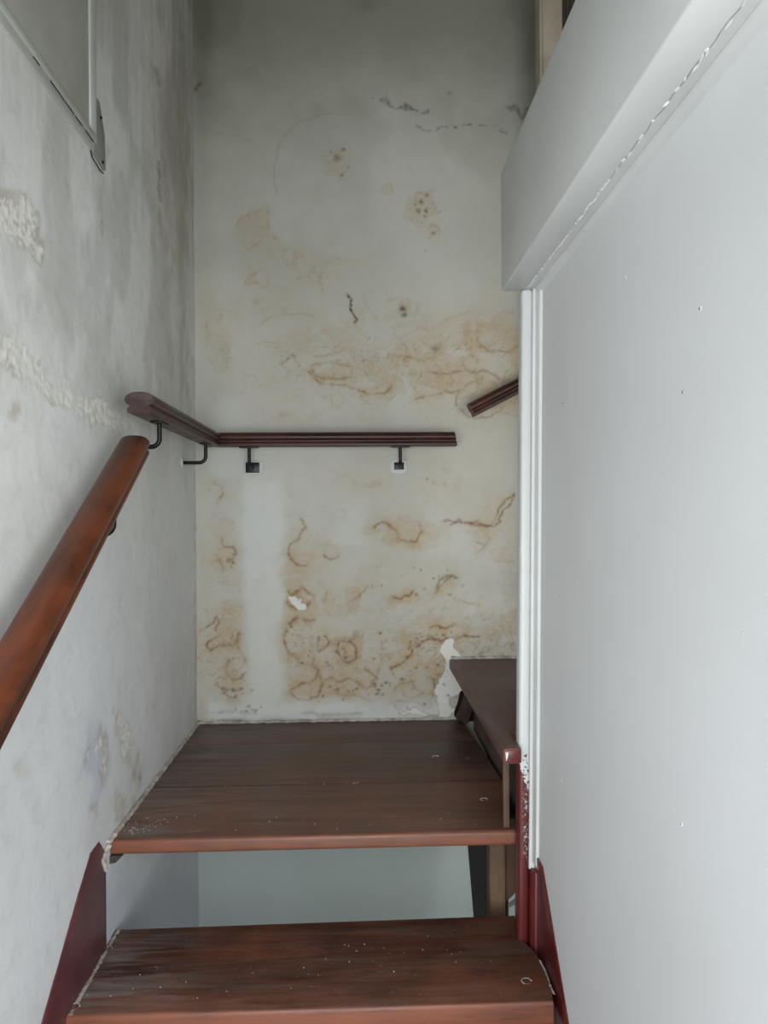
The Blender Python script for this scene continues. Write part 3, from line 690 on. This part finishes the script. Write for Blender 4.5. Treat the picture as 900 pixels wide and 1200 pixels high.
# ------------------------------------------------------------------ plaster crumbs along the wall joints
bm = bmesh.new(); r = random.Random(21)
def bead(path, rad, jit, n):
    P_ = []
    for i in range(n+1):
        t = i/n*(len(path)-1); j = min(int(t), len(path)-2); p = Vector(path[j]).lerp(Vector(path[j+1]), t-j)
        P_.append(p+Vector((r.uniform(-jit, jit), r.uniform(-jit, jit), r.uniform(-jit, jit))))
    tube(bm, P_, rad, 7)
bead([(XL+.003, 1.44, ZL+.001), (XL+.003, 2.245, ZL+.001)], .0055, .0016, 150)
bead([(XL+.006, 1.435, ZL-.002), (XL+.002, 1.41, ZL-.018), (XL+.002, 1.426, ZL-.045)], .005, .002, 18)
tag(build('trim_2', bm, M['plaster'], smooth=True), kind='structure')
bm = bmesh.new()
bead([(XL, YB-.002, ZL+.002), (.33, YB-.002, ZL+.002)], .0045, .0016, 170)
tag(build('trim_3', bm, M['plaster'], smooth=True), kind='structure')
bm = bmesh.new(); bead([(XW+.01, YB-.002, ZW+.002), (.62, YB-.002, ZW+.002)], .006, .002, 60)
tag(build('trim_4', bm, M['plaster'], smooth=True), kind='structure')

# ------------------------------------------------------------------ handrails
def mopstick(s=1.0):
    """rail section, (side, up), bottom at 0: moulded foot, waist, wide rounded top"""
    half = [(0, 0), (.018, 0), (.0235, .002), (.0245, .008), (.0225, .0115), (.0195, .0135), (.0195, .0165), (.024, .0185),
            (.0278, .0225), (.029, .0275), (.0275, .0325), (.0235, .0375), (.017, .0408), (.009, .0424), (0, .043)]
    L = [(-a, b) for a, b in half[::-1][1:-1]]
    return [(a*s, b*s) for a, b in half+L]
def rail(name, parent, p0, p1, mat, t0=0, t1=0, cut=0):
    """t0,t1: mitre, along-axis shift per unit of side offset"""
    p0, p1 = Vector(p0), Vector(p1); d = (p1-p0).normalized()
    s = d.cross(Vector((0, 0, 1))).normalized(); u = s.cross(d)
    bm = bmesh.new(); pr = mopstick()
    n = 24; rings = []
    for i in range(n+1):
        o = p0.lerp(p1, i/n)
        rings.append([bm.verts.new(o+s*a+u*b+d*((t0*a if i == 0 else 0)+(t1*a-cut*b if i == n else 0))) for a, b in pr])
    m = len(pr)
    for i in range(n):
        for k_ in range(m): bm.faces.new((rings[i][k_], rings[i][(k_+1) % m], rings[i+1][(k_+1) % m], rings[i+1][k_]))
    bm.faces.new(rings[0]); bm.faces.new(rings[-1][::-1])
    return build(name, bm, M[mat], parent, True, 50)
def bracket(parent, top, wall, drop, wallmat='iron', plate_w=.024, square=False, roundel=True):
    """top: point on rail underside; wall: unit vector to wall scaled by distance"""
    top = Vector(top); wv = Vector(wall); dist = wv.length; wn = wv.normalized(); R0 = .018
    bm = bmesh.new(); pts = [top, top-Vector((0, 0, drop-R0))]
    for i in range(1, 7):
        a = i/6*pi/2; pts.append(top-Vector((0, 0, drop-R0))-Vector((0, 0, 1))*R0*sin(a)+wn*R0*(1-cos(a)))
    pts.append(top-Vector((0, 0, drop))+wn*(dist+.001))
    tube(bm, pts, .0052, 12); br = build('bracket', bm, M['iron'], parent, True)
    bm = bmesh.new(); side = wn.cross(Vector((0, 0, 1)))
    e = Vector((abs(side.x)*.056+abs(wn.x)*.026, abs(side.y)*.056+abs(wn.y)*.026, 0))
    box(bm, top.x-e.x/2, top.x+e.x/2, top.y-e.y/2, top.y+e.y/2, top.z-.0035, top.z+.0002, bev=.0008)
    build('saddle_plate', bm, M['iron'], br, True)
    c = top-Vector((0, 0, drop))+wn*dist
    bm = bmesh.new()
    if square:
        h = plate_w/2
        e = Vector((abs(side.x)*h+abs(wn.x)*.006, abs(side.y)*h+abs(wn.y)*.006))
        box(bm, c.x-e.x, c.x+e.x, c.y-e.y, c.y+e.y, c.z-h*.75, c.z+h*.75, bev=.001)
    else:
        bmesh.ops.create_cone(bm, cap_ends=True, segments=20, radius1=plate_w/2, radius2=plate_w/2*.8, depth=.006)
        bmesh.ops.rotate(bm, cent=(0, 0, 0), matrix=(-wn).to_track_quat('Z', 'Y').to_matrix(), verts=bm.verts)
        bmesh.ops.translate(bm, vec=c-wn*.002, verts=bm.verts)
    build('wall_plate', bm, M[wallmat], br, True)
    return br
XRL = -.427; ZR = ZC+.1985
hr = empty('handrail', (XRL, 2.18, ZR), 'level mahogany handrail turning the corner from left wall to back wall, on black brackets', 'handrail', )
y_end = 1.447
rail('rail', hr, (XRL, y_end, ZR), (XRL, 2.18, ZR), 'rail_d', t1=-1)
bm = bmesh.new(); pr = [(a*.97, b*.97+.0006) for a, b in mopstick()]
A = [bm.verts.new((XRL+a, y_end-.0008, ZR+b)) for a, b in pr]; B = [bm.verts.new((XRL+a, y_end+.0005, ZR+b)) for a, b in pr]
bm.faces.new(A); bm.faces.new(B[::-1])
for i in range(len(pr)): bm.faces.new((A[i], B[i], B[(i+1) % len(pr)], A[(i+1) % len(pr)]))
o = build('end_face', bm, M['endgrain'], hr); o['label'] = 'dusty grey sawn end of the rail'
rail('rail', hr, (XRL, 2.18, ZR), (.302, 2.18, ZR), 'rail_x', t0=-1, t1=0, cut=.2)
# brackets: two off the left wall, two off the back wall
bk1 = bracket(hr, (XRL, 1.592, ZR), (XL-XRL, 0, 0), .053)
g = onX(241, 520, XRL); bk2 = bracket(hr, (XRL, g.y, ZR), (XL-XRL, 0, 0), .054, wallmat='frame', plate_w=.032)
xb1, xb2 = onY(292, 525, 2.18).x, onY(469, 523, 2.18).x
bracket(hr, (xb1, 2.18, ZR), (0, YB-2.18, 0), .058, square=True, plate_w=.042)
bk = bracket(hr, (xb2, 2.18, ZR), (0, YB-2.18, 0), .055, square=True, plate_w=.030)
def daub(parent, cx, cz, w_, h_, seed):
    """ragged ring of filler round a bracket plate, on the back wall"""
    rr = random.Random(seed); n = 26; bm = bmesh.new(); A = []; B = []
    for i in range(n):
        t = 2*pi*i/n; c_, s_ = cos(t), sin(t)
        f_ = 1/max(abs(c_), abs(s_))**.75
        q = (cx+w_/2*c_*f_*rr.uniform(.93, 1.07), cz+h_/2*s_*f_*rr.uniform(.93, 1.07))
        A.append(bm.verts.new((q[0], YB-.0022, q[1]))); B.append(bm.verts.new((q[0]*1.0+(q[0]-cx)*.12, YB+.001, q[1]+(q[1]-cz)*.12)))
    bm.faces.new(A)
    for i in range(n): bm.faces.new((A[i], B[i], B[(i+1) % n], A[(i+1) % n]))
    return build('filler_patch', bm, M['frame'], parent, True)
daub(bk, xb2, ZR-.056, .052, .044, 4)
daub(hr.children[-2] if False else bk, xb1+.003, ZR-.058, .060, .042, 8)

lo = empty('handrail', (XRL, 1.3, ZC+.1), 'long glossy mahogany handrail in the left foreground, sloping down towards the viewer', 'handrail')
# left top edge of this rail seen at two places gives its slope
q0 = onX(141, 514, XRL-.026); q1 = onX(0, 750, XRL-.026)
dr = (q0-q1).normalized()
s_ = dr.cross(Vector((0, 0, 1))).normalized(); un = s_.cross(dr)
top = Vector((XRL, q0.y, q0.z))-un*.036
bot = top-dr*2.3
rail('rail', lo, bot, top, 'rail_y')
def slope_pt(y): t = (y-top.y)/dr.y; return top+dr*t
gp = onX(133, 625, XRL)
for yy in (gp.y, gp.y-.75):
    c = slope_pt(yy); 
    bracket(lo, (XRL, c.y, c.z+.002), (XL-XRL, 0, 0), .062)

hi = empty('handrail', (.45, 2.18, ZC+.35), 'short piece of dark handrail rising on the back wall beside the white post', 'handrail')
e0 = onY(554, 489, 2.18); e1 = onY(606, 462, 2.18); d_ = (e1-e0).normalized()
rail('rail', hi, e0+Vector((.004, 0, .002)), e0+d_*.75, 'rail_x')
cpt = e0+d_*.45
bracket(hi, (cpt.x, 2.18, cpt.z+.002), (0, YB-2.18, 0), .062)

# ------------------------------------------------------------------ boxed frame high on the left wall
wf = empty('wall_hatch', (XL, 1.2, ZC+.68), 'grey-white framed board panel high on the left wall, cut off by the top edge', 'hatch')
zb0 = ZC+.683
def lbox(name, y0, y1, z0, z1, x1, mat, bev=.001):
    bm = bmesh.new(); box(bm, XL-.002, XL+x1, y0, y1, z0, z1, bev=bev); return build(name, bm, M[mat], wf, True)
lbox('board', .30, 1.372, zb0+.02, ZC+1.5, .003, 'wallpanel')
lbox('bottom_rail', .30, 1.40, zb0, zb0+.018, .005, 'frame')
lbox('ledge', .30, 1.390, zb0+.018, zb0+.031, .009, 'frame')
lbox('batten', 1.364, 1.392, zb0+.027, ZC+1.5, .007, 'frame')
pa = [onX(u, v, XL+.006) for u, v in ((112, 112), (117, 120), (123, 160), (124, 200), (110, 178))]
bm = bmesh.new(); prism(bm, [(p.y, p.z) for p in pa], XL-.001, XL+.006, 'x', bev=.0008); pl = build('corner_plate', bm, M['plate'], wf, True)
for (u, v) in ((118, 138), (120, 190)):
    p = onX(u, v, XL+.006); bm = bmesh.new(); bmesh.ops.create_icosphere(bm, subdivisions=1, radius=.0035)
    bmesh.ops.translate(bm, vec=p, verts=bm.verts); build('screw_hole', bm, M['hole'], pl, True)
ck = [onX(u, v, XL+.0055) for u, v in ((106, 176), (108, 184), (112, 191), (117, 199), (121, 203))]
bm = bmesh.new(); tube(bm, ck, .0013, 6); build('crack', bm, M['hole'], wf)
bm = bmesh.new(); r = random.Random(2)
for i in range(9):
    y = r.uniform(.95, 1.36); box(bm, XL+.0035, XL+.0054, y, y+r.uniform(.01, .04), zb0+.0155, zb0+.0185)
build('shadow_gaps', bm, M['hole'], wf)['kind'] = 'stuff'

# ------------------------------------------------------------------ beige post and dark door on the upper floor
up = empty('door_casing', (.62, 2.0, ZC+.9), 'old beige painted timber upright seen above the white beam, top right', 'casing')
YD = 2.08
xa, xb = onY(633, 40, YD).x, onY(659, 40, YD).x
bm = bmesh.new(); box(bm, xa+.006, xb, YD, YD+.06, ZW+.19, ZC+2.1, bev=.0015); build('casing_board', bm, M['beige'], up, True)
bm = bmesh.new(); box(bm, xa, xa+.006, YD+.004, YD+.06, ZW+.19, ZC+2.1, bev=.001); build('edge_strip', bm, M['beige'], up, True)
bm = bmesh.new(); tube(bm, [(xa+.011, YD-.001, ZW+.2), (xa+.011, YD-.001, ZC+2.1)], .0028, 8); build('bead', bm, M['beige'], up, True)
bm = bmesh.new(); box(bm, xb+.001, xb+.75, YD+.03, YD+.07, ZW+.19, ZC+2.1)
for i in range(6):
    box(bm, xb+.005+i*.014, xb+.012+i*.014, YD+.024, YD+.032, ZW+.19, ZC+2.1)
tag(build('door_1', bm, M['darkdoor']), kind='structure')
